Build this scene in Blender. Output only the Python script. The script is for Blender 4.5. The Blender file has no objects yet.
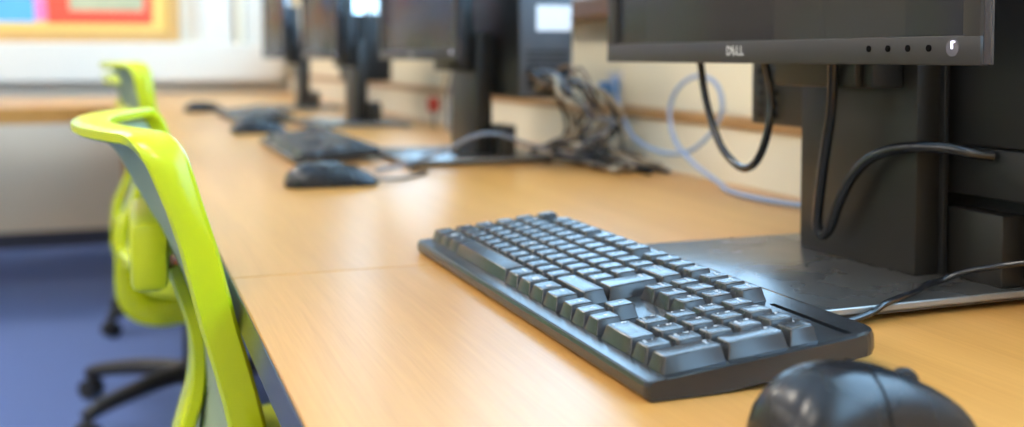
import bpy, bmesh, math, random
from mathutils import Vector, Matrix
random.seed(7)
S = bpy.context.scene
COL = S.collection
DZ = 0.72                       # desk height

# ------------------------------------------------------------------ materials
def mat(name, col, rough=0.5, metal=0.0, spec=0.5, noise=0.0, nscale=30.0, rnoise=0.0, bump=0.0, bscale=400.0,
        emit=None, estr=0.0, coat=0.0, trans=0.0, alpha=1.0):
    m = bpy.data.materials.new(name); m.use_nodes = True
    nt = m.node_tree; b = nt.nodes['Principled BSDF']
    b.inputs['Base Color'].default_value = (*col, 1)
    b.inputs['Roughness'].default_value = rough
    b.inputs['Metallic'].default_value = metal
    b.inputs['Specular IOR Level'].default_value = spec
    b.inputs['Coat Weight'].default_value = coat
    b.inputs['Transmission Weight'].default_value = trans
    b.inputs['Alpha'].default_value = alpha
    if emit:
        b.inputs['Emission Color'].default_value = (*emit, 1); b.inputs['Emission Strength'].default_value = estr
    if noise or rnoise or bump:
        tc = nt.nodes.new('ShaderNodeTexCoord')
        n = nt.nodes.new('ShaderNodeTexNoise'); n.inputs['Scale'].default_value = nscale; n.inputs['Detail'].default_value = 5
        nt.links.new(tc.outputs['Object'], n.inputs['Vector'])
        if noise:
            mx = nt.nodes.new('ShaderNodeMix'); mx.data_type = 'RGBA'
            mx.inputs['A'].default_value = (*[c*(1-noise) for c in col], 1)
            mx.inputs['B'].default_value = (*[min(1, c*(1+noise)) for c in col], 1)
            nt.links.new(n.outputs['Fac'], mx.inputs['Factor']); nt.links.new(mx.outputs['Result'], b.inputs['Base Color'])
        if rnoise:
            mr = nt.nodes.new('ShaderNodeMapRange')
            mr.inputs['From Min'].default_value = .3; mr.inputs['From Max'].default_value = .7
            mr.inputs['To Min'].default_value = max(0.02, rough-rnoise); mr.inputs['To Max'].default_value = min(1, rough+rnoise)
            nt.links.new(n.outputs['Fac'], mr.inputs['Value']); nt.links.new(mr.outputs['Result'], b.inputs['Roughness'])
        if bump:
            n2 = nt.nodes.new('ShaderNodeTexNoise'); n2.inputs['Scale'].default_value = bscale; n2.inputs['Detail'].default_value = 2
            nt.links.new(tc.outputs['Object'], n2.inputs['Vector'])
            bp = nt.nodes.new('ShaderNodeBump'); bp.inputs['Strength'].default_value = bump; bp.inputs['Distance'].default_value = .0004
            nt.links.new(n2.outputs['Fac'], bp.inputs['Height']); nt.links.new(bp.outputs['Normal'], b.inputs['Normal'])
    return m

def wood(name, a, b_, rough, scale=(1.2, 26, 26), fine=(14, 420, 420), spec=.5):
    m = bpy.data.materials.new(name); m.use_nodes = True
    nt = m.node_tree; b = nt.nodes['Principled BSDF']
    tc = nt.nodes.new('ShaderNodeTexCoord')
    def nz(sc, det, rg):
        mp = nt.nodes.new('ShaderNodeMapping'); mp.inputs['Scale'].default_value = sc
        nt.links.new(tc.outputs['Object'], mp.inputs['Vector'])
        n = nt.nodes.new('ShaderNodeTexNoise'); n.inputs['Scale'].default_value = 1; n.inputs['Detail'].default_value = det; n.inputs['Roughness'].default_value = rg
        n.inputs['Distortion'].default_value = .4
        nt.links.new(mp.outputs['Vector'], n.inputs['Vector']); return n
    n1 = nz(scale, 4, .55); n2 = nz(fine, 2, .6)
    ad = nt.nodes.new('ShaderNodeMix'); ad.data_type = 'FLOAT'; ad.inputs['Factor'].default_value = .42
    nt.links.new(n1.outputs['Fac'], ad.inputs['A']); nt.links.new(n2.outputs['Fac'], ad.inputs['B'])
    cr = nt.nodes.new('ShaderNodeValToRGB')
    cr.color_ramp.elements[0].position = .30; cr.color_ramp.elements[0].color = (*a, 1)
    cr.color_ramp.elements[1].position = .70; cr.color_ramp.elements[1].color = (*b_, 1)
    nt.links.new(ad.outputs['Result'], cr.inputs['Fac']); nt.links.new(cr.outputs['Color'], b.inputs['Base Color'])
    b.inputs['Roughness'].default_value = rough; b.inputs['Specular IOR Level'].default_value = spec
    return m

M = {}
M['wood'] = wood('beech_laminate', (.47, .217, .048), (.60, .297, .080), .30, spec=.33)
M['wood_trim'] = wood('oak_trim', (.36, .19, .07), (.50, .29, .12), .4)
M['wood_dark'] = wood('brown_sill_wood', (.16, .075, .03), (.24, .115, .05), .4)
M['frame_wood'] = wood('pine_frame', (.52, .28, .08), (.66, .38, .12), .45)
M['edging'] = mat('dark_edging', (.045, .036, .022), .22)
M['plastic'] = mat('black_plastic', (.018, .018, .019), .42, noise=.1, bump=.25, bscale=900)
M['deck'] = mat('keyboard_plastic', (.020, .021, .023), .24, spec=.65, rnoise=.03, nscale=25)
M['key'] = mat('key_plastic', (.028, .028, .030), .24, spec=.6)
M['gloss'] = mat('glossy_black_plastic', (.010, .010, .012), .27, rnoise=.04, nscale=20)
M['rubber'] = mat('black_rubber', (.012, .012, .013), .6)
M['legend'] = mat('legend_white', (.62, .64, .66), .5)
M['logo'] = mat('logo_silver', (.62, .62, .60), .35)
M['bezel'] = mat('bezel_plastic', (.026, .024, .022), .45, bump=.3, bscale=1600)
M['side'] = mat('bezel_side_sky_tint', (.022, .028, .040), .17, spec=.8)  # blue in the base colour stands for the reflected window sky
M['screen'] = mat('matte_screen_glass', (.085, .076, .070), .21, spec=.9, noise=.08, nscale=3)
M['column'] = mat('stand_plastic', (.017, .015, .012), .42, noise=.15, nscale=6, bump=.2, bscale=1200)
M['base'] = mat('stand_base_metal', (.045, .043, .040), .27, spec=.8, rnoise=.02, nscale=20)
M['base_edge_glint'] = mat('base_edge_glint_metal', (.34, .34, .33), .28, metal=.6)  # pale tone painted in for light caught by the plate's bevel
M['case'] = mat('computer_case_metal', (.060, .068, .082), .45, noise=.1, nscale=10)
M['case_dark'] = mat('computer_dark_plastic', (.012, .012, .012), .5)
M['label'] = mat('white_sticker', (.78, .80, .85), .5)
M['cable'] = mat('black_cable', (.010, .011, .014), .2, spec=.8)
M['cable_grey'] = mat('grey_cable', (.16, .18, .22), .4)
M['cable_brown'] = mat('brown_cable', (.14, .085, .045), .5)
M['cable_beige'] = mat('beige_cable', (.34, .27, .18), .5)
M['cable_blue'] = mat('pale_blue_cable', (.26, .38, .60), .35)
M['plug_blue'] = mat('blue_plug', (.05, .20, .48), .35)
M['red'] = mat('red_plug', (.45, .05, .03), .4)
M['green'] = mat('lime_green_plastic', (.56, .64, .004), .26, noise=.04, nscale=5)
M['seat'] = mat('lime_seat_fabric', (.50, .58, .02), .8, noise=.15, nscale=300)
M['pad'] = mat('lime_pad_plastic', (.58, .66, .005), .4, noise=.05, nscale=80)
M['black'] = mat('chair_base_nylon', (.016, .016, .017), .45)
M['carpet'] = mat('blue_carpet', (.10, .155, .36), .95, noise=.22, nscale=160)
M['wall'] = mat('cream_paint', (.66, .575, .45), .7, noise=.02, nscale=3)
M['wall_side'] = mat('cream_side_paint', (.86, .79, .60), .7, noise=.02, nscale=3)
M['white'] = mat('white_paint', (.70, .655, .57), .5)
M['trunk'] = mat('cream_trunking_plastic', (.84, .77, .60), .45)
M['skirt'] = mat('dark_skirting', (.03, .035, .06), .5)
M['ceiling'] = mat('ceiling_tile', (.85, .85, .84), .8)
M['alu'] = mat('window_frame_paint', (.70, .70, .70), .4)
M['glass'] = mat('window_glass', (1, 1, 1), .0)
_nt = M['glass'].node_tree
_o = next(n for n in _nt.nodes if n.type == 'OUTPUT_MATERIAL')
_mx = _nt.nodes.new('ShaderNodeMixShader'); _tr = _nt.nodes.new('ShaderNodeBsdfTransparent'); _gl = _nt.nodes.new('ShaderNodeBsdfGlossy'); _lw = _nt.nodes.new('ShaderNodeLayerWeight'); _fr = _nt.nodes.new('ShaderNodeMath'); _pw = _nt.nodes.new('ShaderNodeMath')
_pw.operation = 'POWER'; _pw.inputs[1].default_value = 5.0; _fr.operation = 'MULTIPLY_ADD'; _fr.inputs[1].default_value = .6; _fr.inputs[2].default_value = .04
_nt.links.new(_lw.outputs['Facing'], _pw.inputs[0]); _nt.links.new(_pw.outputs[0], _fr.inputs[0])
_gl.inputs['Roughness'].default_value = .02; _tr.inputs['Color'].default_value = (.95, .97, .97, 1)
_nt.links.new(_fr.outputs[0], _mx.inputs[0]); _nt.links.new(_tr.outputs[0], _mx.inputs[1]); _nt.links.new(_gl.outputs[0], _mx.inputs[2]); _nt.links.new(_mx.outputs[0], _o.inputs['Surface'])
M['lamp'] = mat('lamp_diffuser', (.9, .9, .9), .5, emit=(1.0, .90, .76), estr=33.0)
M['led'] = mat('white_led', (.9, .9, 1), .3, emit=(.80, .78, 1.0), estr=1.6)
M['pit'] = mat('deep_black', (.003, .003, .003), .9, spec=.05)
M['lens'] = mat('power_lens', (.11, .105, .125), .15)
M['chrome'] = mat('chrome', (.55, .55, .57), .15, metal=1)
M['pin_yellow'] = mat('yellow_backing_paper', (.80, .55, .14), .7)
M['paper_blue'] = mat('blue_paper', (.11, .40, .82), .6)
M['paper_pink'] = mat('pink_paper', (.80, .20, .42), .6)
M['paper_red'] = mat('red_paper', (.85, .08, .035), .6)
M['paper_green'] = mat('pale_green_paper', (.45, .44, .26), .6, noise=.25, nscale=9)

def mesh_fabric():
    m = mat('woven_back_mesh', (.30, .38, .22), .7)
    return m
M['mesh'] = mesh_fabric()

# ------------------------------------------------------------------ mesh helpers
def add_box(bm, c, s, bev=0.0, seg=2, rot=None):
    g = bmesh.ops.create_cube(bm, size=1.0)
    vs = g['verts']
    mt = Matrix.Diagonal((s[0], s[1], s[2], 1))
    if rot is not None: mt = rot.to_4x4() @ mt
    mt = Matrix.Translation(c) @ mt
    bmesh.ops.transform(bm, matrix=mt, verts=vs)
    if bev > 0:
        es = list({e for v in vs for e in v.link_edges})
        bmesh.ops.bevel(bm, geom=es, offset=bev, segments=seg, affect='EDGES', profile=.5)

def bx(x0, x1, y0, y1, z0, z1, bev=0.0, seg=2):
    bm = bmesh.new()
    add_box(bm, ((x0+x1)/2, (y0+y1)/2, (z0+z1)/2), (x1-x0, y1-y0, z1-z0), bev, seg)
    return bm

def spline(pts, n=8):
    P = [Vector(p) for p in pts]
    if len(P) < 3: return P
    Q = [P[0]*2-P[1]] + P + [P[-1]*2-P[-2]]
    out = []
    for i in range(1, len(Q)-2):
        a, b, c, d = Q[i-1], Q[i], Q[i+1], Q[i+2]
        for k in range(n):
            t = k/n
            out.append(.5*((2*b)+(c-a)*t+(2*a-5*b+4*c-d)*t*t+(3*b-a-3*c+d)*t**3))
    out.append(P[-1]); return out

def add_tube(bm, pts, r, n=10, closed=False, cap=True):
    P = [Vector(p) for p in pts]; N = len(P); rings = []
    up = Vector((0, 0, 1)); prev = None
    for i, p in enumerate(P):
        a = P[(i-1) % N] if closed or i > 0 else p
        b = P[(i+1) % N] if closed or i < N-1 else p
        t = (b-a).normalized()
        if prev is None:
            u = t.cross(up)
            if u.length < 1e-3: u = t.cross(Vector((1, 0, 0)))
            u.normalize()
        else:
            u = (prev - t*prev.dot(t)).normalized()
        prev = u; w = t.cross(u)
        rr = r[i] if isinstance(r, (list, tuple)) else r
        rings.append([bm.verts.new(p + (u*math.cos(2*math.pi*k/n) + w*math.sin(2*math.pi*k/n))*rr) for k in range(n)])
    m = N if closed else N-1
    for i in range(m):
        A, B = rings[i], rings[(i+1) % N]
        for k in range(n): bm.faces.new((A[k], A[(k+1) % n], B[(k+1) % n], B[k]))
    if cap and not closed:
        bm.faces.new(rings[0][::-1]); bm.faces.new(rings[-1])

def tube(pts, r, n=10, smooth=8):
    bm = bmesh.new(); add_tube(bm, spline(pts, smooth), r, n); return bm

def add_lathe(bm, prof, c, axis='z', n=24):
    rings = []
    for (r, h) in prof:
        ring = []
        for k in range(n):
            a = 2*math.pi*k/n; x, y = r*math.cos(a), r*math.sin(a)
            p = {'z': (x, y, h), 'y': (x, h, y), 'x': (h, x, y)}[axis]
            ring.append(bm.verts.new(Vector(p)+Vector(c)))
        rings.append(ring)
    for A, B in zip(rings, rings[1:]):
        for k in range(n): bm.faces.new((A[k], A[(k+1) % n], B[(k+1) % n], B[k]))
    bm.faces.new(rings[0][::-1]); bm.faces.new(rings[-1])

def lathe(prof, c=(0, 0, 0), axis='z', n=24):
    bm = bmesh.new(); add_lathe(bm, prof, c, axis, n); return bm

def prism(poly, z0, z1, axis='z'):
    """poly = list of 2-D points; extruded along the axis"""
    bm = bmesh.new()
    def P(a, b, h): return {'z': (a, b, h), 'x': (h, a, b), 'y': (a, h, b)}[axis]
    A = [bm.verts.new(P(a, b, z0)) for a, b in poly]; B = [bm.verts.new(P(a, b, z1)) for a, b in poly]
    n = len(poly)
    for k in range(n): bm.faces.new((A[k], A[(k+1) % n], B[(k+1) % n], B[k]))
    bm.faces.new(A[::-1]); bm.faces.new(B)
    return bm

def obj(name, bm, material, parent=None, loc=None, rot=None, smooth=25):
    bmesh.ops.recalc_face_normals(bm, faces=bm.faces[:])
    me = bpy.data.meshes.new(name); bm.to_mesh(me); bm.free()
    me.materials.append(material)
    if smooth:
        for p in me.polygons: p.use_smooth = True
        me.set_sharp_from_angle(angle=math.radians(smooth))
    o = bpy.data.objects.new(name, me); COL.objects.link(o)
    if parent is not None: o.parent = parent
    if loc is not None: o.location = loc
    if rot is not None: o.rotation_euler = rot
    return o

def tag(o, label, cat, group=None):
    o['label'] = label; o['category'] = cat
    if group: o['group'] = group
    return o

def thing(name, label, cat, loc=(0, 0, 0), rz=0.0, group=None):
    o = bpy.data.objects.new(name, None); COL.objects.link(o)
    o.empty_display_size = .05
    o.location = loc; o.rotation_euler = (0, 0, rz)
    return tag(o, label, cat, group)

def struct(name, bm, m, smooth=0):
    o = obj(name, bm, m, smooth=smooth); o['kind'] = 'structure'; return o

def kids(o): return [c for c in bpy.data.objects if c.parent is o]

def dup(root, loc, rz=None, label=None, skip=()):
    def cp(o, parent):
        c = o.copy(); COL.objects.link(c)
        if parent is not None: c.parent = parent
        for k in kids(o):
            if k.name.split('.')[0] not in skip: cp(k, c)
        return c
    r = cp(root, None); r.location = loc
    if rz is not None: r.rotation_euler = (0, 0, rz)
    if label: r['label'] = label
    return r

def text_bm(s, size, bold=0.0, extrude=0.0, shear=0.0):
    cu = bpy.data.curves.new('lettering', 'FONT'); cu.body = s; cu.size = size
    cu.align_x = 'CENTER'; cu.align_y = 'CENTER'; cu.offset = bold; cu.extrude = extrude; cu.shear = shear
    cu.resolution_u = 2
    o = bpy.data.objects.new('lettering', cu); COL.objects.link(o)
    bpy.context.view_layer.update()
    dg = bpy.context.evaluated_depsgraph_get()
    me = o.evaluated_get(dg).to_mesh()
    bm = bmesh.new(); bm.from_mesh(me)
    o.evaluated_get(dg).to_mesh_clear()
    bpy.data.objects.remove(o); bpy.data.curves.remove(cu)
    return bm

# ================================================================== ROOM
XF, XB, YR, YL, ZC = -4.70, 3.20, 0.50, -5.00, 2.70
struct('floor', bx(XF-.1, XB+.1, YL-.1, YR+.1, -.1, 0), M['carpet'])
struct('ceiling', bx(XF-.1, XB+.1, YL-.1, YR+.1, ZC, ZC+.1), M['ceiling'])
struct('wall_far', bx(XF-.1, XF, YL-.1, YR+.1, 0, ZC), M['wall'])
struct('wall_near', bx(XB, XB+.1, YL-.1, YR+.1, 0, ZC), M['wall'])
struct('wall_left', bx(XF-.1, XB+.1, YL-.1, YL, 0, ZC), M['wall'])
# right-hand wall behind the desks, with a long window above the desks
WX0, WX1, WZ0, WZ1 = -4.45, 2.30, 1.00, 2.35
bm = bmesh.new()
for (x0, x1, z0, z1) in ((XF, XB, 0, WZ0), (XF, XB, WZ1, ZC), (XF, WX0, WZ0, WZ1), (WX1, XB, WZ0, WZ1)):
    add_box(bm, ((x0+x1)/2, YR+.1, (z0+z1)/2), (x1-x0, .2, z1-z0))
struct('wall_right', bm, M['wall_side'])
# window frame with mullions, panes
bm = bmesh.new()
nW = 5; wW = (WX1-WX0)/nW
for z in (WZ0+.012, WZ1-.012, 1.75): add_box(bm, ((WX0+WX1)/2, YR+.035, z), (WX1-WX0, .04, .024))
for i in range(nW+1): add_box(bm, (min(max(WX0+i*wW, WX0+.018), WX1-.018), YR+.035, (WZ0+WZ1)/2), (.036, .046, WZ1-WZ0))
w1 = struct('window_1', bm, M['alu'])
obj('pane', bx(WX0, WX1, YR+.034, YR+.038, WZ0, WZ1), M['glass'], w1, smooth=0)
# brown wooden sill board of the window
struct('trim_1', bx(WX0-.05, WX1+.05, YR-.045, YR+.06, .960, 1.00, .006), M['wood_dark'])
# cable trunking with a wooden top strip along the right-hand wall
struct('trim_2', bx(XF+.06, XB, YR-.030, YR, DZ-.02, .796, .003), M['trunk'])
struct('trim_3', bx(XF+.06, XB, YR-.036, YR, .796, .812, .003), M['wood_trim'])
# white boxed ledge along the far wall
struct('trim_4', bx(XF, XF+.07, YL, YR-.06, .775, .963, .008), M['white'])
# vertical cream pipe casings on the far wall
for i, (y0, y1, d) in enumerate(((.02, .05, .02), (.05, .19, .035), (.215, .245, .05), (.255, .36, .03))):
    struct('trim_%d' % (5+i), bx(XF, XF+d, y0, y1, .963, ZC, .004), M['white'] if i != 2 else M['trunk'])
struct('baseboard_far', bx(XF, XF+.015, YL, YR, 0, .075), M['skirt'])
struct('baseboard_left', bx(XF, XB, YL, YL+.015, 0, .075), M['skirt'])
struct('baseboard_right', bx(XF, XB, YR-.015, YR, 0, .075), M['skirt'])
struct('baseboard_near', bx(XB-.015, XB, YL, YR, 0, .075), M['skirt'])

# ceiling lights (real lamps)
t = None
k = 0
for y in (-1.3, -3.5):
    for x in (-3.6, -1.5, .6, 2.2):
        l = thing('ceiling_light', 'square white ceiling light panel, out of the picture above', 'light', (x, y, ZC), group='ceiling light panels')
        bm = bmesh.new()
        for (cx, cy, sx, sy) in ((0, .29, .6, .02), (0, -.29, .6, .02), (.29, 0, .02, .56), (-.29, 0, .02, .56)):
            add_box(bm, (cx, cy, -.012), (sx, sy, .024))
        obj('frame', bm, M['alu'], l, smooth=0)
        obj('diffuser', bx(-.28, .28, -.28, .28, -.018, -.006), M['lamp'], l, smooth=0)

# ================================================================== DESKS
YF, YB = -.237, YR-.032
def desk(x0, x1, label):
    d = thing('desk', label, 'desk', (x0, 0, 0), group='desks along the window wall')
    w = x1-x0
    obj('worktop', bx(.0006, w-.0006, YF+.0015, YB, DZ-.025, DZ, .0008, 1), M['wood'], d, smooth=0)
    obj('edge_strip', bx(.0006, w-.0006, YF, YF+.0014, DZ-.025, DZ-.0004, .0006, 1), M['edging'], d, smooth=0)
    for x in (.05, w-.075):
        obj('leg_panel', bx(x, x+.025, .29, YB-.02, 0.0, DZ-.026), M['wood'], d, smooth=0)
    obj('modesty_panel', bx(.076, w-.076, YB-.06, YB-.042, .25, DZ-.026), M['wood'], d, smooth=0)
    return d
desk(-.168, 1.432, 'nearest wooden desk, carrying the sharp black keyboard and the large monitor')
desk(-1.77, -.168, 'middle wooden desk beyond the seam left of the sharp keyboard')
desk(-3.30, -1.77, 'third wooden desk from the camera, beside the end of the far table')
desk(-4.62, -3.30, 'farthest wooden desk, in the corner under the end of the window')
c = thing('table', 'long wooden table along the far wall under the pinboard', 'table', (0, 0, 0))
TX0, TX1 = -4.27, -3.29
obj('worktop', bx(TX0, TX1, -3.6, -.2385, DZ-.025, DZ, .001, 1), M['wood'], c, smooth=0)
obj('front_rail', bx(TX1-.04, TX1-.001, -3.58, -.26, DZ-.058, DZ-.0255, .002, 1), M['wood'], c, smooth=0)
for y in (-3.5, -1.9, -.32):
    obj('leg_panel', bx(TX0+.25, TX1-.20, y, y+.025, 0, DZ-.026), M['wood'], c, smooth=0)

# ================================================================== KEYBOARD
U = .01905; TH = math.radians(5.67)
sT, cT = math.sin(TH), math.cos(TH)
KO = .026                      # height of the key-top plane over the desk at the keyboard's origin
def L(y, z): return (y*cT - z*sT, KO + y*sT + z*cT)

kb = thing('keyboard', 'sharp black wired keyboard with white legends in front of the large monitor', 'keyboard', (0, 0, DZ))
def body_bm():
    prof = [(-.0690, .0008), (-.0705, .003)] + [L(*p) for p in ((-.0722, -.0108), (-.0712, -.0087), (-.0700, -.0082), (-.0622, -.0081), (-.0612, -.0087),
            (.0600, -.0086), (.0700, -.0083), (.0738, -.0094), (.0755, -.0128))] + [L(.0752, -.0200), L(.0735, -.0225), L(-.030, -.0225)]
    cen = Vector((0, 0, 0))
    for p in prof: cen += Vector((0, p[0], p[1]))
    cen /= len(prof)
    bm = bmesh.new(); rings = []
    def ring(x, s, dz, kb_=1.0):
        r = []
        for (y, z) in prof:
            yy = cen.y + (y-cen.y)*(1-s*2); zz = z
            if yy > .056: yy = .056+(yy-.056)*kb_
            if z > .015: zz = z - dz
            r.append(bm.verts.new((x, yy, zz)))
        return r
    x0, x1 = -.2247, .2135
    st = [(x0, .018, .0016, .45), (x0+.0014, .006, .0002, .58), (x0+.0034, 0, 0, .70), (x0+.006, 0, 0, .83), (x0+.010, 0, 0, .94), (x0+.016, 0, 0, 1)]
    st += [(2*0+x1-(a[0]-x0),)+a[1:] for a in st[::-1]]
    for a in st: rings.append(ring(*a))
    n = len(prof)
    for A, B in zip(rings, rings[1:]):
        for i in range(n): bm.faces.new((A[i], A[(i+1) % n], B[(i+1) % n], B[i]))
    bm.faces.new(rings[0]); bm.faces.new(rings[-1][::-1])
    return bm
obj('housing', body_bm(), M['deck'], kb, smooth=9)

def rrect(hx, hy, r, n=3):
    pts = []
    for (sx, sy, a0) in ((1, 1, 0), (-1, 1, 90), (-1, -1, 180), (1, -1, 270)):
        for k in range(n+1):
            a = math.radians(a0+90*k/n)
            pts.append((sx*(hx-r)+r*math.cos(a), sy*(hy-r)+r*math.sin(a)))
    return pts
def key_bm(w, d, h=.0085, dish=.00055, iso=False):
    """keycap in the tilted local frame: base at z=-h, top near z=0"""
    bm = bmesh.new()
    bwx, bdy = (w*U-.0009)/2, (d*U-.0009)/2
    twx, tdy, yo = bwx-.0026, bdy-.0022, .0009
    def lv(scale_x, scale_y, r, z, oy, fz=None):
        out = []
        for (x, y) in rrect(scale_x, scale_y, r):
            zz = z
            if fz: zz = z+fz(x, y)
            out.append(bm.verts.new((x, y+oy, zz)))
        return out
    dishx = min(twx, .0075)
    def fz(x, y):
        xx = max(0, abs(x)-(twx-dishx))/dishx
        return -dish*(1-xx*xx)
    rings = [lv(bwx, bdy, .0006, -h, 0), lv(bwx-.0004, bdy-.0004, .0008, -h+.0012, .0001), lv(twx+.00025, tdy+.00025, .0011, -.0006, yo)]
    rings.append(lv(twx-.0003, tdy-.0003, .0012, -.00008, yo, None))
    for f in (.86, .6, .3):
        rings.append(lv(twx*f, tdy*f, .001*f, 0, yo, fz))
    for A, B in zip(rings, rings[1:]):
        n = len(A)
        for i in range(n): bm.faces.new((A[i], A[(i+1) % n], B[(i+1) % n], B[i]))
    bm.faces.new(rings[-1])
    return bm

KM = {}
def key_mesh(w, d):
    if (w, d) not in KM:
        bm = key_bm(w, d); bmesh.ops.recalc_face_normals(bm, faces=bm.faces[:])
        me = bpy.data.meshes.new('keycap'); bm.to_mesh(me); bm.free(); me.materials.append(M['key'])
        for p in me.polygons: p.use_smooth = True
        me.set_sharp_from_angle(angle=math.radians(21))
        KM[(w, d)] = me
    return KM[(w, d)]
def put_key(name, x, y, w=1, d=1, legend='', lsize=.0040, lift=0.0, lx=None, ly=None):
    """x, y: centre in key units"""
    o = bpy.data.objects.new(name, key_mesh(w, d)); COL.objects.link(o); o.parent = kb
    px, py = x*U-.220, y*U-.050
    yy, zz = L(py, lift); o.location = (px, yy, zz); o.rotation_euler = (TH, 0, 0)
    if legend:
        wx = (w*U-.0009)/2-.0026; dy = (d*U-.0009)/2-.0022
        for i, (s, sz, ax, ay) in enumerate(legend if isinstance(legend, list) else [(legend, lsize, -.35, .42)]):
            bm = text_bm(s, sz, .00006)
            if not bm.verts: bm.free(); continue
            xs = [v.co.x for v in bm.verts]; half = (max(xs)-min(xs))/2
            cx = max(-wx+half+.0010, min(wx-half-.0010, ax*wx if ax > -.5 else -wx+half+.0012))
            cy = ay*dy+.0009
            dishx = min(wx, .0075)
            for v in bm.verts:
                X = v.co.x+cx
                xx = max(0, abs(X)-(wx-dishx))/dishx
                v.co = (X, v.co.y+cy, -.00055*(1-xx*xx)+.00022)
            obj('legend', bm, M['legend'], o, smooth=0)
    return o
# number row
put_key('character_key', .5, 4, legend=[('¬', .0034, -.4, .45), ('`', .0036, -.4, -.3)])
for i, (a, b) in enumerate(zip('1234567890-=', '!"£$%^&*()_+')):
    put_key('number_key' if i < 10 else 'character_key', 1.5+i, 4, legend=[(b, .0034, -.4, .45), (a, .0036, -.4, -.35)])
put_key('backspace_key', 14, 4, 2, legend=[('Backspace', .0030, -.8, .4)])
put_key('tab_key', .75, 3, 1.5, legend=[('Tab', .0032, -.8, .4)])
for i, ch in enumerate('QWERTYUIOP'): put_key('letter_key', 2+i, 3, legend=ch, lsize=.0044)
put_key('character_key', 12, 3, legend=[('{', .0034, -.4, .45), ('[', .0036, -.4, -.35)])
put_key('character_key', 13, 3, legend=[('}', .0034, -.4, .45), (']', .0036, -.4, -.35)])
put_key('caps_lock_key', .875, 2, 1.75, legend=[('Caps Lock', .0028, -.8, .4)])
for i, ch in enumerate('ASDFGHJKL'): put_key('letter_key', 2.25+i, 2, legend=ch, lsize=.0044)
put_key('character_key', 11.25, 2, legend=[(':', .0036, -.4, .45), (';', .0036, -.4, -.35)])
put_key('character_key', 12.25, 2, legend=[('@', .0034, -.4, .45), ("'", .0036, -.4, -.35)])
put_key('character_key', 13.25, 2, legend=[('~', .0034, -.4, .45), ('#', .0034, -.4, -.35)])
put_key('enter_key', 14.375, 2.5, 1.25, 2, legend=[('Enter', .0030, -.8, .75)])
put_key('shift_key', .625, 1, 1.25, legend=[('Shift', .0030, -.8, .4)])
put_key('character_key', 1.75, 1, legend=[('|', .0034, -.4, .45), ('\\', .0036, -.4, -.35)])
for i, ch in enumerate('ZXCVBNM'): put_key('letter_key', 2.75+i, 1, legend=ch, lsize=.0044)
for i, (a, b) in enumerate((',<', '.>', '/?')): put_key('character_key', 9.75+i, 1, legend=[(b, .0034, -.4, .45), (a, .0036, -.4, -.35)])
put_key('shift_key', 13.625, 1, 2.75, legend=[('Shift', .0030, -.8, .4)])
for x, s in ((.625, 'Ctrl'), (3.125, 'Alt')): put_key('modifier_key', x, 0, 1.25, legend=[(s, .0030, -.8, .4)])
put_key('spacebar', 6.875, 0, 6.25)
for x, s in ((10.625, 'Alt Gr'), (14.375, 'Ctrl')): put_key('modifier_key', x, 0, 1.25, legend=[(s, .0030, -.8, .4)])
for x in (1.875, 11.875):
    ko = put_key('logo_key', x, 0, 1.25)
    bm = bmesh.new()                                    # small four-pane mark
    for sx in (-1, 1):
        for sy in (-1, 1): add_box(bm, (sx*.0014, sy*.0013+.0016, -.00045), (.0023, .0021, .0004))
    obj('legend', bm, M['legend'], ko, smooth=0)
ko = put_key('menu_key', 13.125, 0, 1.25)
bm = bmesh.new()
for s_ in (-1, 0, 1): add_box(bm, (0, .0016+s_*.0013, -.00045), (.0040, .0005, .0004))
obj('legend', bm, M['legend'], ko, smooth=0)
# navigation block
for x, y, s in ((15.75, 4, 'Insert'), (16.75, 4, 'Home'), (17.75, 4, 'PgUp'), (15.75, 3, 'Delete'), (16.75, 3, 'End'), (17.75, 3, 'PgDn')):
    put_key('navigation_key', x, y, legend=[(s, .0030, -.8, .4)])
for x, y, s in ((15.75, 0, '<'), (16.75, 0, 'v'), (17.75, 0, '>'), (16.75, 1, '^')):
    ko = put_key('arrow_key', x, y)
    ang = {'>': 0, '^': 90, '<': 180, 'v': 270}[s]
    bm = prism([(math.cos(math.radians(ang+a))*.0016, math.sin(math.radians(ang+a))*.0016) for a in (0, 125, 235)], -.0006, -.0003)
    bmesh.ops.translate(bm, verts=bm.verts, vec=(-.0015, .0028, 0))
    obj('legend', bm, M['legend'], ko, smooth=0)
# numeric pad
for i, row in enumerate((('Num', '/', '*'), ('7', '8', '9'), ('4', '5', '6'), ('1', '2', '3'))):
    for j, s in enumerate(row):
        sub = {'7': 'Home', '9': 'PgUp', '1': 'End', '3': 'PgDn', '8': '^', '2': 'v', '4': '<', '6': '>'}.get(s)
        lg = [(s, .0044 if len(s) == 1 else .0030, -.8, .42)]
        if sub: lg.append((sub, .0023, -.8, -.5))
        put_key('numpad_key', 19+j, 4-i, legend=lg)
put_key('numpad_key', 22, 4, legend=[('-', .0046, -.8, .4)])
put_key('numpad_key', 22, 2.5, 1, 2, legend=[('+', .0046, -.8, .75)])
put_key('numpad_key', 22, .5, 1, 2, legend=[('Enter', .0030, -.8, .78)])
put_key('numpad_key', 19.5, 0, 2, legend=[('0', .0044, -.8, .42), ('Ins', .0023, -.8, -.5)])
put_key('numpad_key', 21, 0, legend=[('.', .005, -.8, .42), ('Del', .0023, -.8, -.5)])
# function row
FY = 5.14
put_key('escape_key', .5, FY, legend=[('Esc', .0030, -.8, .4)])
for g, x0 in enumerate((2.5, 7.0, 11.5)):
    for i in range(4): put_key('function_key', x0+i, FY, legend=[('F%d' % (g*4+i+1), .0032, -.8, .4)])
for x, s in ((15.75, 'PrtSc'), (16.75, 'Scroll'), (17.75, 'Pause')): put_key('function_key', x, FY, legend=[(s, .0028, -.8, .4)])
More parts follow.
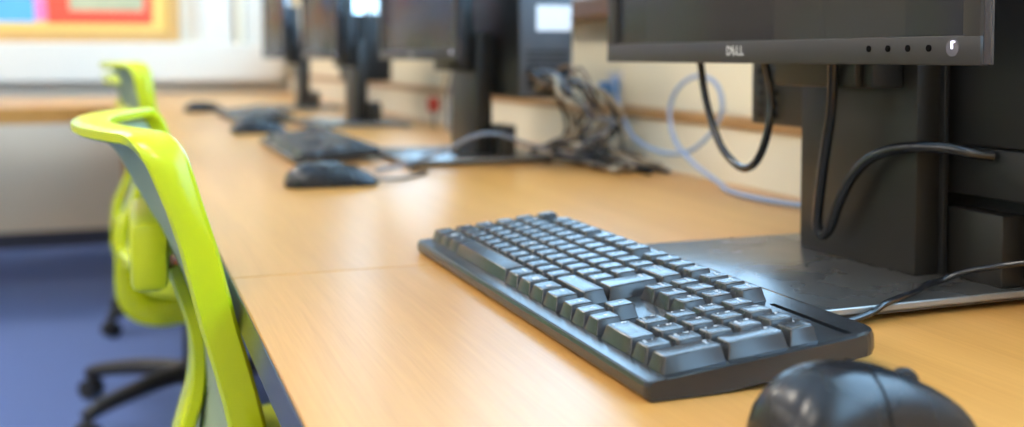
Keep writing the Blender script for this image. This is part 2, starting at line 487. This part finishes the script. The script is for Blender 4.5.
# flat black strip over the numeric pad, painted as the indicator groove's shade
y_, z_ = L(.0553, -.0088)
bm = bmesh.new(); add_box(bm, (0, 0, 0), (.0730, .0034, .0010), .0003, 1)
obj('indicator_slot_shade', bm, M['pit'], kb, (.1715, y_, z_), (TH, 0, 0))
y_, z_ = L(.0650, -.0080)
obj('maker_logo', text_bm('DELL', .0085, .0002), M['logo'], kb, (-.0075, y_, z_), (TH, 0, 0), smooth=0)
for x in (-.195, .182):
    obj('flip_foot', bx(x-.012, x+.012, .048, .056, 0, .0095, .001, 1), M['deck'], kb)
    obj('rubber_foot', lathe([(.005, 0), (.005, .0012)], (x, -.058, 0), n=12), M['rubber'], kb)

# blurred keyboards further along
keyset = [(k.matrix_basis.copy(), k.data) for k in kids(kb) if k.name.split('.')[0].endswith(('_key', 'spacebar'))]
def far_keyboard(loc, rz, label):
    k = thing('keyboard', label, 'keyboard', loc, rz)
    obj('housing', body_bm(), M['deck'], k, smooth=40)
    bm = bmesh.new()
    for mb, me in keyset:
        n0 = len(bm.verts); bm.from_mesh(me); bm.verts.ensure_lookup_table()
        bmesh.ops.transform(bm, matrix=mb, verts=bm.verts[n0:])
    o = obj('keys', bm, M['key'], k); o['kind'] = 'stuff'
    return k
far_keyboard((-1.245, .012, DZ), .0, 'blurred dark keyboard lying behind the blurred mouse on the middle desk')
far_keyboard((-2.29, .02, DZ), .03, 'small blurred dark keyboard on the farthest desk, between two mice')

# ================================================================== MOUSE
def mouse(loc, rz, label, sc=(1.0, 1.0, .84)):
    m = thing('mouse', label, 'mouse', loc, rz); m.scale = sc
    # local: y forward (buttons), x across, z up
    ys = [-.0640, -.0632, -.061, -.057, -.050, -.042, -.032, -.020, -.006, .010, .026, .040, .050, .0555, .058, .0590]
    hs = [.0070, .0125, .0190, .0260, .0325, .0367, .0392, .0398, .0385, .0350, .0298, .0238, .0185, .0140, .0100, .0060]
    ws = [.012, .0185, .0228, .0262, .0288, .0302, .0310, .0312, .0306, .0298, .0294, .0290, .0276, .0250, .0215, .015]
    def pt(i, a, off=0):
        ca, sa = math.cos(a), math.sin(a)
        e = .72
        x = math.copysign(abs(ca)**e, ca)*(ws[i]+off); z = abs(sa)**.85*(hs[i]+off-.002)+.002
        return (x, ys[i]+(off*.2 if i > 8 else 0), z)
    bm = bmesh.new(); n = 22; rings = []
    for i in range(len(ys)):
        rings.append([bm.verts.new(pt(i, math.pi*k/n)) for k in range(n+1)])
    for A, B in zip(rings, rings[1:]):
        for k in range(n): bm.faces.new((A[k], A[k+1], B[k+1], B[k]))
        bm.faces.new((A[0], B[0], B[-1], A[-1]))
    bm.faces.new(rings[0]); bm.faces.new(rings[-1][::-1])
    obj('body', bm, M['gloss'], m, smooth=60)
    for s in (0, 1):                                   # two buttons: thin shells over the front half
        bm = bmesh.new(); g = []
        ks = [1+j for j in range(10)] if s == 0 else [n-1-j for j in range(10)]
        for i in range(8, 15):
            g.append([(bm.verts.new(pt(i, math.pi*k/n, .0009)), bm.verts.new(pt(i, math.pi*k/n, -.0003))) for k in ks])
        R, C_ = len(g), len(g[0])
        for i in range(R-1):
            for k in range(C_-1):
                bm.faces.new((g[i][k][0], g[i][k+1][0], g[i+1][k+1][0], g[i+1][k][0]))
                bm.faces.new((g[i][k][1], g[i+1][k][1], g[i+1][k+1][1], g[i][k+1][1]))
        for i in range(R-1):
            for k in (0, C_-1): bm.faces.new((g[i][k][0], g[i+1][k][0], g[i+1][k][1], g[i][k][1]))
        for k in range(C_-1):
            for i in (0, R-1): bm.faces.new((g[i][k][0], g[i][k][1], g[i][k+1][1], g[i][k+1][0]))
        obj('button', bm, M['gloss'], m, smooth=60)
    bm = lathe([(.0075, -.0034), (.0098, -.0026), (.0104, 0), (.0098, .0026), (.0075, .0034)], (0, .0260, .0236), 'x', 20)
    obj('scroll_wheel', bm, M['rubber'], m, smooth=50)
    obj('sole', bx(-.022, .022, -.052, .048, 0, .003, .001, 1), M['rubber'], m)
    return m
mouse((.294, -.003, DZ), 0, 'large glossy black mouse in the bottom right foreground', (.82, .82, .95))
mouse((-.735, -.050, DZ), -.05, 'blurred black mouse in front of the blurred keyboard on the middle desk')
mouse((-1.775, -.022, DZ), .05, 'small blurred black mouse on the desk, second farthest from the camera')
mouse((-2.790, -.070, DZ), 0, 'tiny blurred black mouse, the farthest one along the desks')

# ================================================================== MONITOR
def dell_logo(size):
    """D, tilted E, L, L in the x-z plane facing -y"""
    bm = bmesh.new(); x = 0
    for ch, rot in (('D', 0), ('E', 32), ('L', 0), ('L', 0)):
        b = text_bm(ch, size, size*.02)
        if rot:
            bmesh.ops.rotate(b, verts=b.verts, cent=(0, 0, 0), matrix=Matrix.Rotation(math.radians(rot), 3, 'Z'))
        w = {'D': .70, 'E': .66, 'L': .56}[ch]*size
        bmesh.ops.translate(b, verts=b.verts, vec=(x+w/2, 0, 0)); x += w*.98
        me = bpy.data.meshes.new('tmp'); b.to_mesh(me); b.free(); bm.from_mesh(me); bpy.data.meshes.remove(me)
    bmesh.ops.translate(bm, verts=bm.verts, vec=(-x/2, 0, 0))
    bmesh.ops.rotate(bm, verts=bm.verts, cent=(0, 0, 0), matrix=Matrix.Rotation(math.radians(90), 3, 'X'))
    return bm

OX, OY = -.0167, .240
mon = thing('monitor', 'large sharp black monitor on its stand behind the sharp keyboard', 'monitor', (OX, OY, DZ))
# local origin under the column: local = world - (-.06,.27,.72)
def w2l(x, y, z): return (x-OX, y-OY, z-DZ)
ML, MR, MB, MH, MY = -.3080, .1960, .8885, .320, .155
def wbx(x0, x1, y0, y1, z0, z1, bev=0, seg=2):
    return bx(x0-OX, x1-OX, y0-OY, y1-OY, z0-DZ, z1-DZ, bev, seg)
SL, SR, SB = ML+.0215, MR-.0140, MB+.0180
ST = MB+MH-.018
bm = bmesh.new()
def fb(x0, x1, z0, z1, y0=MY, y1=MY+.008, bev=.0012):
    add_box(bm, ((x0+x1)/2-OX, (y0+y1)/2-OY, (z0+z1)/2-DZ), (x1-x0, y1-y0, z1-z0), bev, 2)
fb(ML, MR, MB, SB); fb(ML, MR, ST, MB+MH); fb(ML, SL, SB-.0012, ST+.0012); fb(SR, MR, SB-.0012, ST+.0012)
obj('bezel', bm, M['bezel'], mon)
obj('screen', wbx(SL-.001, SR+.001, MY+.0022, MY+.006, SB-.001, ST+.001), M['screen'], mon, smooth=0)
bm = bmesh.new()                                       # side rim of the front frame + seam + tapered back shell
def ring_at(y, ins, iz):
    return [bm.verts.new(w2l(x, y, z)) for (x, z) in ((ML+ins, MB+iz), (MR-ins, MB+iz), (MR-ins, MB+MH-iz), (ML+ins, MB+MH-iz))]
R_ = [ring_at(MY+.0108, .004, .004), ring_at(MY+.0122, .030, .020), ring_at(MY+.0185, .070, .050), ring_at(MY+.0300, .130, .090), ring_at(MY+.0430, .150, .110)]
for A, B in zip(R_, R_[1:]):
    for k in range(4): bm.faces.new((A[k], A[(k+1) % 4], B[(k+1) % 4], B[k]))
bm.faces.new(R_[0][::-1]); bm.faces.new(R_[-1])
obj('back_cover', bm, M['side'], mon, smooth=30)
obj('side_rim', wbx(ML-.0006, MR+.0006, MY+.0022, MY+.0105, MB+.0002, MB+MH+.0006, .0012), M['side'], mon)
lg = obj('maker_logo', dell_logo(.0105), M['logo'], mon, w2l(-.0655, MY-.0003, MB+.0098), smooth=0)
for x in (.0987, .1174, .1360, .1546):
    obj('button', lathe([(.0022, -.0006), (.0022, .0003), (.0015, .0005)], w2l(x, MY, MB+.0105), 'y', 16), M['pit'], mon)
pb = obj('power_button', lathe([(.0052, -.0006), (.0054, 0), (.0046, .0010)], w2l(0.1747, MY, MB+.0105), 'y', 24), M['lens'], mon)
bm = bmesh.new(); add_box(bm, w2l(0.1747, MY-.0009, MB+.0122), (.0012, .0008, .0046)); add_box(bm, w2l(0.1758, MY-.0009, MB+.0142), (.0024, .0008, .0012))
obj('led', bm, M['led'], pb, smooth=0)
# stand
BX0, BX1, BY0, BY1 = -.1370, .1180, .1000, .3600
obj('base_plate', wbx(BX0, BX1, BY0, BY1, .7243, .7312, .0012), M['base'], mon)
bm = bmesh.new()
for (x0, x1, y0, y1) in ((BX1-.0002, BX1+.0016, BY0-.001, BY1), (BX0, BX1, BY0-.0016, BY0+.0002)):
    add_box(bm, w2l((x0+x1)/2, (y0+y1)/2, .7288), (x1-x0, y1-y0, .0046), .0007, 1)
obj('base_edge_glint', bm, M['base_edge_glint'], mon)
for x in (BX0+.02, BX1-.02):
    for y in (BY0+.015, BY1-.015): obj('foot', lathe([(.007, 0), (.007, .0043)], w2l(x, y, .72), n=12), M['rubber'], mon)
obj('column', wbx(-.0850, .0560, .2335, .2550, .7312, .935, .0012), M['column'], mon)
obj('column_rear', wbx(-.0765, .0600, .2551, .2600, .7312, .935, .0008), M['case_dark'], mon)
obj('bracket', wbx(-.0760, .0290, .1990, .2334, .8700, 1.06, .003), M['column'], mon)
obj('bracket_side', wbx(.0292, .0420, .2050, .2334, .8705, 1.00, .002), M['case_dark'], mon)
obj('rear_cover', wbx(.0440, .1090, .2630, .2840, .7312, .7820, .0015), M['column'], mon)
def mon_copy(dx, label, dy=0): return dup(mon, (OX+dx, OY+dy, DZ), 0, label)
mon_copy(-1.03, 'blurred monitor on the middle desk, second from the camera, with a pinkish grey screen')
mon_copy(-1.975, 'blurred monitor on the farthest desk, third from the camera, with a reddish screen')
mon_copy(-2.84, 'narrow blurred brown-screened monitor farthest along the wall')

# ================================================================== COMPUTERS
PO = (-.0127, .265)
def computer(loc, length, label, near=False, panel=True):
    """long case hung behind a monitor stand; its right end face is at x = length/2 of the local frame"""
    pc = thing('desktop_computer', label, 'computer', loc)
    x1 = .1747; x0 = x1-length
    obj('chassis', bx(x0, x1, .003, .097, .1085, .290, .003), M['case_dark'], pc)
    if panel:
        obj('rear_panel', bx(x1+.0005, x1+.003, .0055, .095, .111, .287, .001), M['case'], pc)
        obj('rear_sticker', bx(x1+.0032, x1+.0038, .033, .092, .215, .255), M['label'], pc, smooth=0)
        for i in range(7): obj('vent_slot', bx(x1+.0032, x1+.0040, .015, .087, .180-i*.009, .184-i*.009), M['case_dark'], pc, smooth=0)
    obj('mounting_plate', bx(-.057, .058, -.0046, .0028, .14, .205), M['column'], pc, smooth=0)
    if near:
        obj('cable_cover', bx(.0547, x1, .0015, .087, .072, .1082, .003), M['case_dark'], pc)
        obj('slit_shade_plate', bx(.0300, x1, .0205, .0360, .015, .1080), M['case_dark'], pc, smooth=0)  # dark plate added behind the slit to stand for its shadow
        for i in range(5):
            for x in (-.1863, -.1743, -.1618):
                obj('vent_stud', lathe([(.0030, -.0008), (.0034, 0), (.0024, .0022)], (x, .0008, .160-i*.0105), 'y', 10), M['bezel'], pc)
    return pc
computer((*PO, DZ), .377, 'black desktop computer mounted behind the sharp monitor stand', True)
computer((PO[0]-1.031, PO[1], DZ), .235, 'blurred dark computer with a grey end panel and white sticker, behind the second monitor')
computer((PO[0]-2.243, PO[1], DZ), .235, 'blurred all-black computer behind the third monitor', panel=False)

# ================================================================== CABLES
def cable(pts, r, m, label, name='cable', group=None, n=10, sm=8, cat='cable'):
    o = obj(name, tube(pts, r, n, sm), m, smooth=70); return tag(o, label, cat, group)
cable([(-.1905, .188, .9060), (-.1913, .195, .8955), (-.1935, .202, .8624), (-.1838, .204, .8345), (-.1657, .205, .8095), (-.1400, .206, .7953), (-.1222, .207, .7961),
       (-.1083, .208, .8079), (-.0980, .209, .8305), (-.0954, .210, .8566), (-.0950, .204, .8859), (-.0950, .196, .9050)], .0036, M['cable'],
      'black cable hanging in a loop under the left half of the sharp monitor')
cable([(.0180, .186, .9060), (.0119, .192, .8852), (-.0002, .200, .8526), (-.0161, .206, .8121), (-.0310, .212, .7700), (-.0350, .215, .7546), (-.0309, .217, .7494), (-.0220, .217, .7572),
       (-.0123, .217, .7763), (.0020, .217, .7977), (.0215, .218, .8152), (.0411, .222, .8243), (.0606, .228, .8279), (.0774, .240, .8282), (.0909, .251, .8254), (.0974, .2645, .8236)],
      .0042, M['cable'], 'thick black cable dropping from the sharp monitor and arching right into the computer')
cable([(.06, .0795, .7250), (.095, .083, .7232), (.115, .096, .7228), (.1225, .120, .7235), (.1222, .140, .7270), (.1205, .1550, .7325), (.1106, .186, .7352), (.0990, .2060, .7360), (.0920, .2260, .7365), (.1007, .2380, .7430), (.1200, .2500, .7500), (.1460, .2580, .7577), (.1736, .2640, .7670), (.1900, .2780, .790), (.1880, .3000, .830), (.1660, .3120, .846)], .0022, M['cable'], 'thin black keyboard cable rising over the right edge of the monitor base')
cable([(-.8990, .452, .842), (-.8820, .440, .8560), (-.8442, .432, .8167), (-.7943, .43, .772), (-.7222, .432, .7545), (-.6453, .436, .7564), (-.5891, .44, .7805), (-.5516, .442, .8196), (-.5714, .446, .8554), (-.6262, .45, .8668),
       (-.673, .446, .8515), (-.6951, .442, .8185), (-.6718, .436, .776), (-.6122, .43, .7483), (-.5200, .420, .7275), (-.4792, .4087, .7232), (-.4007, .4028, .7232), (-.3423, .4126, .7232), (-.2917, .4348, .7232), (-.20, .452, .7232)],
      .0031, M['cable_blue'], 'pale blue network cable curling in a loop by the wall', n=10)
t = thing('network_plug', 'blue network plug against the wall trunking beside the pale blue loop', 'plug', (-.930, .455, .842))
obj('shell', bx(-.022, .022, -.010, .010, -.010, .010, .003), M['plug_blue'], t)
obj('boot', tube([(.018, -.004, 0), (.030, -.006, .006), (.040, -.008, .016)], .0055, 10), M['plug_blue'], t)
obj('socket_box', bx(-.030, .026, .0105, .0145, -.028, .028, .001), M['white'], t)
cable([(-.875, .040, .7225), (-.880, .110, .7345), (-.860, .150, .752), (-.840, .175, .769), (-.838, .205, .777), (-.842, .235, .773), (-.852, .280, .757), (-.858, .365, .7350), (-.86, .41, .7226)], .0030, M['cable_grey'],
      'grey keyboard cable arching over the base of the second monitor')
cable([(-.740, .012, .7260), (-.760, .055, .7228), (-.83, .110, .7226), (-.86, .092, .7226), (-.89, .108, .7320), (-.93, .125, .7336), (-.99, .16, .7336)], .0022, M['cable'],
      'thin dark mouse cable running to the base of the second monitor')
# tangle below the second computer's end panel
spec = ['cable', 'cable_brown', 'cable', 'cable_beige', 'cable', 'cable_grey', 'cable_brown', 'cable', 'cable_beige', 'cable', 'cable_brown', 'cable', 'cable', 'cable_beige', 'cable_brown']
names = {'cable': 'black', 'cable_brown': 'brown', 'cable_beige': 'beige', 'cable_grey': 'grey'}
for i, mk in enumerate(spec):
    rx = lambda a: random.uniform(-a, a)
    cl = lambda y, lo=.30, hi=.458: min(hi, max(lo, y))
    y0 = .282+.0048*i; zl = .7232+.0012*(i % 5)
    pts = [(-.8640, y0, .872-.009*(i % 5)), (-.845+rx(.008), cl(y0+.015+rx(.008), .28), .862+rx(.015)), (-.825+rx(.03), cl(y0+.05+rx(.03)), .822+rx(.02)),
           (-.84+rx(.06), cl(y0+.075+rx(.03)), .780+rx(.015)), (-.88+rx(.08), cl(y0+.055+rx(.05)), .748+rx(.012)), (-.80+rx(.09), cl(y0+.09+rx(.05), .36), .730+rx(.003)),
           (-.90+rx(.09), cl(.42+rx(.04)), zl), (-.74+rx(.05), cl(.40+rx(.05)), zl), (-.86+rx(.08), cl(.445+rx(.01)), zl), (-1.02+rx(.05), .452, zl)]
    cn = names[mk]
    cable(pts, .0030 if mk != 'cable_beige' else .0036, M[mk], '%s cable in the tangle hanging below the grey computer end panel' % cn, group=None if cn == 'grey' else '%s cables in the tangle' % cn, n=8, sm=6)
# leads hanging under the second monitor and the small red plug
for i, (x, y, m_, lab) in enumerate(((-1.72, .43, 'cable_grey', 'grey lead hanging under the second monitor, beside the red plug'), (-1.80, .44, 'cable_beige', 'beige lead hanging behind the red plug under the second monitor'))):
    cable([(x, y, .905), (x+.012, y-.01, .86), (x-.012, y-.015, .80), (x+.01, y-.02, .75), (x+.05, y-.03, .724), (x+.13, y-.02, .7235)], .0040, M[m_], lab)
t = thing('power_plug', 'small red plug lead hanging under the second monitor near the wall', 'plug', (-1.86, .415, .775))
obj('plug_body', bx(-.012, .012, -.014, .014, -.018, .018, .005), M['red'], t)
obj('lead', tube([(0, 0, -.016), (.004, 0, -.036), (.02, -.005, -.050), (.06, -.012, -.0520)], .0030, 8), M['cable'], t)

# ================================================================== CHAIRS
def chair_profile():
    """side members of the back: (z, y) with y relative to the base centre"""
    return [(.838, -.214), (.826, -.2095), (.790, -.1970), (.754, -.1860), (.704, -.1745), (.652, -.1600), (.600, -.1490), (.550, -.1480), (.505, -.1550)]
def interp(tab, z):
    if z >= tab[0][0]: return tab[0][1]
    for (a, ya), (b, yb) in zip(tab, tab[1:]):
        if z >= b: return ya+(yb-ya)*(a-z)/(a-b)
    return tab[-1][1]
CH = .205                                              # half width of the back
BOW = [(.838, .052), (.816, .036), (.765, .024), (.711, .008), (.657, .004), (.600, .014), (.550, .022), (.505, .026)]
def back_bow(z): return interp(BOW, z)
def chair(loc, rz, label, lift=0.0, spin=0.0, upright=0.0):
    c = thing('office_chair', label, 'chair', loc, rz, 'green office chairs along the desks')
    prof = chair_profile()
    # outline of the back loop in (x, z): sides, rounded corners, top and bottom rails
    path = []
    zt, zb = .835, .505; r = .022
    def arc(cx, cz, a0, a1, n=6): return [(cx+r*math.cos(math.radians(a0+(a1-a0)*k/n)), cz+r*math.sin(math.radians(a0+(a1-a0)*k/n))) for k in range(n+1)]
    w = CH
    path += [(w, zb+r+(zt-zb-2*r)*k/10) for k in range(1, 10)] + arc(w-r, zt-r, 0, 90) + [(w-r-(2*w-2*r)*k/14, zt) for k in range(1, 14)]
    path += arc(-w+r, zt-r, 90, 180) + [(-w, zt-r-(zt-zb-2*r)*k/10) for k in range(1, 10)] + arc(-w+r, zb+r, 180, 270) + [(-w+r+(2*w-2*r)*k/14, zb) for k in range(1, 14)] + arc(w-r, zb+r, 270, 360)
    def ypos(x, z): return interp(prof, z) - back_bow(z)*(1-(x/w)**2) + (z-.45)*math.tan(upright)
    bm = bmesh.new(); N = len(path); rings = []
    sec = [(-1, -.55), (-.8, -.95), (0, -1), (.8, -.95), (1, -.55), (1, .55), (.8, .95), (0, 1), (-.8, .95), (-1, .55)]
    for i, (x, z) in enumerate(path):
        x0, z0 = path[i-1]; x1, z1 = path[(i+1) % N]
        tx, tz = x1-x0, z1-z0; l = math.hypot(tx, tz); nx, nz = tz/l, -tx/l     # outward normal in the x-z plane
        # half-thickness across the loop and half-depth along y
        top = max(0, min(1, (z-.79)/.04)); hn = .0085-.0030*top; hd = .0134+.0026*top
        yc = ypos(x, z)
        rings.append([bm.verts.new((x+nx*hn*b, yc+hd*a, z+nz*hn*b+lift)) for (a, b) in sec])
    for i in range(N):
        A, B = rings[i], rings[(i+1) % N]
        for k in range(len(sec)): bm.faces.new((A[k], A[(k+1) % len(sec)], B[(k+1) % len(sec)], B[k]))
    obj('back_frame', bm, M['green'], c, smooth=50)
    bm = bmesh.new(); g = []                            # stretched mesh panel, a few millimetres thick
    nx_, nz_ = 16, 18
    for j in range(nz_+1):
        z = zb+.004+(zt-zb-.008)*j/nz_; row = []
        for i in range(nx_+1):
            x = (-1+2*i/nx_)*(w-.006)
            # keep inside the rounded corners
            lim = w-.006
            d = max(0, z-(zt-r)) or max(0, (zb+r)-z)
            if d > 0: lim = w-r+math.sqrt(max(0, r*r-d*d))-.006
            x = (-1+2*i/nx_)*lim
            sag = .006*math.sin(math.pi*j/nz_)
            row.append((bm.verts.new((x, ypos(x, z)-sag*(1-(x/w)**2)+.0012, z+lift)), bm.verts.new((x, ypos(x, z)-sag*(1-(x/w)**2)-.0012, z+lift))))
        g.append(row)
    for j in range(nz_):
        for i in range(nx_):
            for s in (0, 1): bm.faces.new((g[j][i][s], g[j][i+1][s], g[j+1][i+1][s], g[j+1][i][s]))
    obj('back_mesh', bm, M['mesh'], c, smooth=60)
    # lumbar block clipped behind the mesh
    yl = ypos(0, .73)-.004
    obj('lumbar_support', bx(-.085, .085, yl-.034, yl-.004, .700+lift, .758+lift, .008), M['pad'], c)
    # J-shaped support from under the seat to the back
    pts = [(0, .02, .410), (0, -.05, .396), (0, -.105, .388), (0, -.146, .398), (0, -.165, .428), (0, -.173, .480), (0, ypos(0, .54)-.018, .54), (0, ypos(0, .60)-.014, .600), (0, ypos(0, .65)-.013, .650), (0, ypos(0, .71)-.012, .71)]
    sp = spline(pts, 5); bm = bmesh.new(); rings = []
    for i, p in enumerate(sp):
        a = sp[max(0, i-1)]; b = sp[min(len(sp)-1, i+1)]; t = (b-a).normalized(); nrm = Vector((0, -t.z, t.y))
        f_ = i/(len(sp)-1); hw = .036-.008*f_; ht = .024-.017*max(0, min(1, (f_-.45)/.25))
        rings.append([bm.verts.new(p+Vector((hw*ca, 0, lift))+nrm*ht*sa) for ca, sa in ((1, -.6), (.85, -1), (-.85, -1), (-1, -.6), (-1, .6), (-.85, 1), (.85, 1), (1, .6))])
    for A, B in zip(rings, rings[1:]):
        for k in range(8): bm.faces.new((A[k], A[(k+1) % 8], B[(k+1) % 8], B[k]))
    bm.faces.new(rings[0][::-1]); bm.faces.new(rings[-1])
    obj('back_support', bm, M['green'], c, smooth=45)
    # seat: cushion with rounded outline
    bm = bmesh.new(); rings = []
    for (ins, z) in ((.02, .452), (.004, .458), (0, .472), (.004, .490), (.016, .500), (.06, .504)):
        rings.append([bm.verts.new((x*(1-ins/.24), .070+y*(1-ins/.23), z+lift)) for (x, y) in rrect(.235, .215, .075, 6)])
    for A, B in zip(rings, rings[1:]):
        for k in range(len(A)): bm.faces.new((A[k], A[(k+1) % len(A)], B[(k+1) % len(A)], B[k]))
    bm.faces.new(rings[0][::-1]); bm.faces.new(rings[-1])
    obj('seat', bm, M['seat'], c, smooth=50)
    obj('mechanism', bx(-.07, .07, -.07, .13, .375+lift, .452+lift, .008), M['black'], c)
    obj('gas_lift', lathe([(.025, .09), (.025, .25), (.014, .252), (.014, .38+lift)], n=20), M['black'], c)
    # five-star base
    obj('base_hub', lathe([(.032, .065), (.040, .075), (.040, .110), (.030, .120)], n=20), M['black'], c)
    for k in range(5):
        a = spin+2*math.pi*k/5; ca, sa = math.cos(a), math.sin(a)
        pts = [(.025*ca, .025*sa, .098), (.13*ca, .13*sa, .096), (.22*ca, .22*sa, .086), (.285*ca, .285*sa, .074), (.312*ca, .312*sa, .064)]
        sp = spline(pts, 5); n = len(sp)
        bm = bmesh.new(); add_tube(bm, sp, [.024-.008*i/(n-1) for i in range(n)], 10)
        lg = obj('base_leg', bm, M['black'], c, smooth=60)
        bm = bmesh.new()
        tx, ty = -sa, ca
        for s in (-1, 1):
            b2 = lathe([(.012, -.009), (.025, -.008), (.026, 0), (.025, .008), (.012, .009)], (0, 0, 0), 'y', 18)
            bmesh.ops.rotate(b2, verts=b2.verts, cent=(0, 0, 0), matrix=Matrix.Rotation(a, 3, 'Z'))
            bmesh.ops.translate(b2, verts=b2.verts, vec=(.305*ca+tx*.0135*s, .305*sa+ty*.0135*s, .026))
            me = bpy.data.meshes.new('tmp'); b2.to_mesh(me); b2.free(); bm.from_mesh(me); bpy.data.meshes.remove(me)
        add_box(bm, (.305*ca, .305*sa, .045), (.020, .020, .036), .003, 1)
        obj('castor', bm, M['rubber'], lg, smooth=50)
    return c
chair((-.312, -.0780, 0), 0, 'nearest lime green mesh-back chair, its back edge against the desk in the foreground', 0, .3)
chair((-1.33, -.142, 0), 0, 'second lime green chair, its curved back support visible behind the nearest chair', .045, .9, math.radians(10))
chair((-2.09, -.155, 0), 0, 'third lime green chair, its black five-star base on the blue carpet in full view', .0, math.radians(-90-35.6), math.radians(11))
chair((-3.05, -.10, 0), 0, 'farthest lime green chair, only its dark base showing behind the third chair', .0, math.radians(-90-40))

# ================================================================== FAR WALL DISPLAY
pbd = thing('pinboard', 'wood-framed pinboard with yellow backing on the far wall', 'pinboard', (XF, -1.3, .963))
PX0, PX1, PZ1 = -1.25, 1.25, 1.15
bm = bmesh.new()
for (y0, y1, z0, z1) in ((PX0, PX1, 0, .055), (PX0, PX1, PZ1-.055, PZ1), (PX0, PX0+.055, .055, PZ1-.055), (PX1-.055, PX1, .055, PZ1-.055)):
    add_box(bm, (.016, (y0+y1)/2, (z0+z1)/2), (.032, y1-y0, z1-z0), .003, 1)
obj('frame', bm, M['frame_wood'], pbd)
obj('board', bx(.001, .014, PX0+.05, PX1-.05, .05, PZ1-.05), M['pin_yellow'], pbd, smooth=0)
def sheet(name, poly, m, label, d0, d1):
    bm = prism(poly, XF+d0, XF+d1, 'x'); return tag(obj(name, bm, m, smooth=0), label, 'poster')
sheet('display_paper', [(-2.30, 1.055), (-.690, 1.055), (-.745, 1.95), (-2.30, 1.95)], M['paper_blue'], 'pale blue display paper at the left of the pinboard', .0141, .0152)
sheet('display_strip', [(-.688, 1.060), (-.640, 1.060), (-.695, 1.95), (-.743, 1.95)], M['paper_pink'], 'pink strip of paper between the blue and the red display paper', .0141, .0158)
sheet('display_paper', [(-.638, 1.050), (-.175, 1.050), (-.175, 1.95), (-.693, 1.95)], M['paper_red'], 'bright red display paper at the right of the pinboard', .0141, .0152)
sheet('notice', [(-.545, 1.112), (-.215, 1.112), (-.215, 1.50), (-.545, 1.50)], M['paper_green'], 'pale green notice mounted on the red display paper', .0153, .0163)

# ================================================================== LIGHT
w = bpy.data.worlds.new('World'); S.world = w; w.use_nodes = True
bg = w.node_tree.nodes['Background']
bg.inputs['Color'].default_value = (.42, .69, 1.0, 1); bg.inputs['Strength'].default_value = 11.5
# light-portal in the window opening so the sky is sampled well
for i in range(2):
    ld = bpy.data.lights.new('window_portal', 'AREA'); ld.shape = 'RECTANGLE'
    ld.size = (WX1-WX0)/2; ld.size_y = WZ1-WZ0; ld.cycles.is_portal = True
    lo = bpy.data.objects.new('window_portal', ld); COL.objects.link(lo)
    lo.location = (WX0+(WX1-WX0)*(.25+.5*i), YR+.18, (WZ0+WZ1)/2); lo.rotation_euler = (math.radians(-90), 0, 0)

# ================================================================== CAMERA
cd = bpy.data.cameras.new('Camera'); cam = bpy.data.objects.new('Camera', cd); COL.objects.link(cam)
F = 1052.745
cd.sensor_width = 36; cd.lens = F/1024*36; cd.shift_x = 0; cd.shift_y = (100-213.5)/1024
cam.location = (.67752, -.31386, DZ+.17359)
yaw, pit = .354211, math.radians(2.33898)
v = Vector((-math.cos(yaw)*math.cos(pit), math.sin(yaw)*math.cos(pit), -math.sin(pit)))
cam.rotation_euler = v.to_track_quat('-Z', 'Y').to_euler()
cd.clip_start = .02
cd.dof.use_dof = True; cd.dof.focus_distance = .645; cd.dof.aperture_fstop = 4.2
S.camera = cam
S.view_settings.view_transform = 'Standard'; S.view_settings.look = 'None'
S.view_settings.gamma = 1; S.view_settings.use_curve_mapping = False
S.view_settings.exposure = -0.15
S.cycles.max_bounces = 8
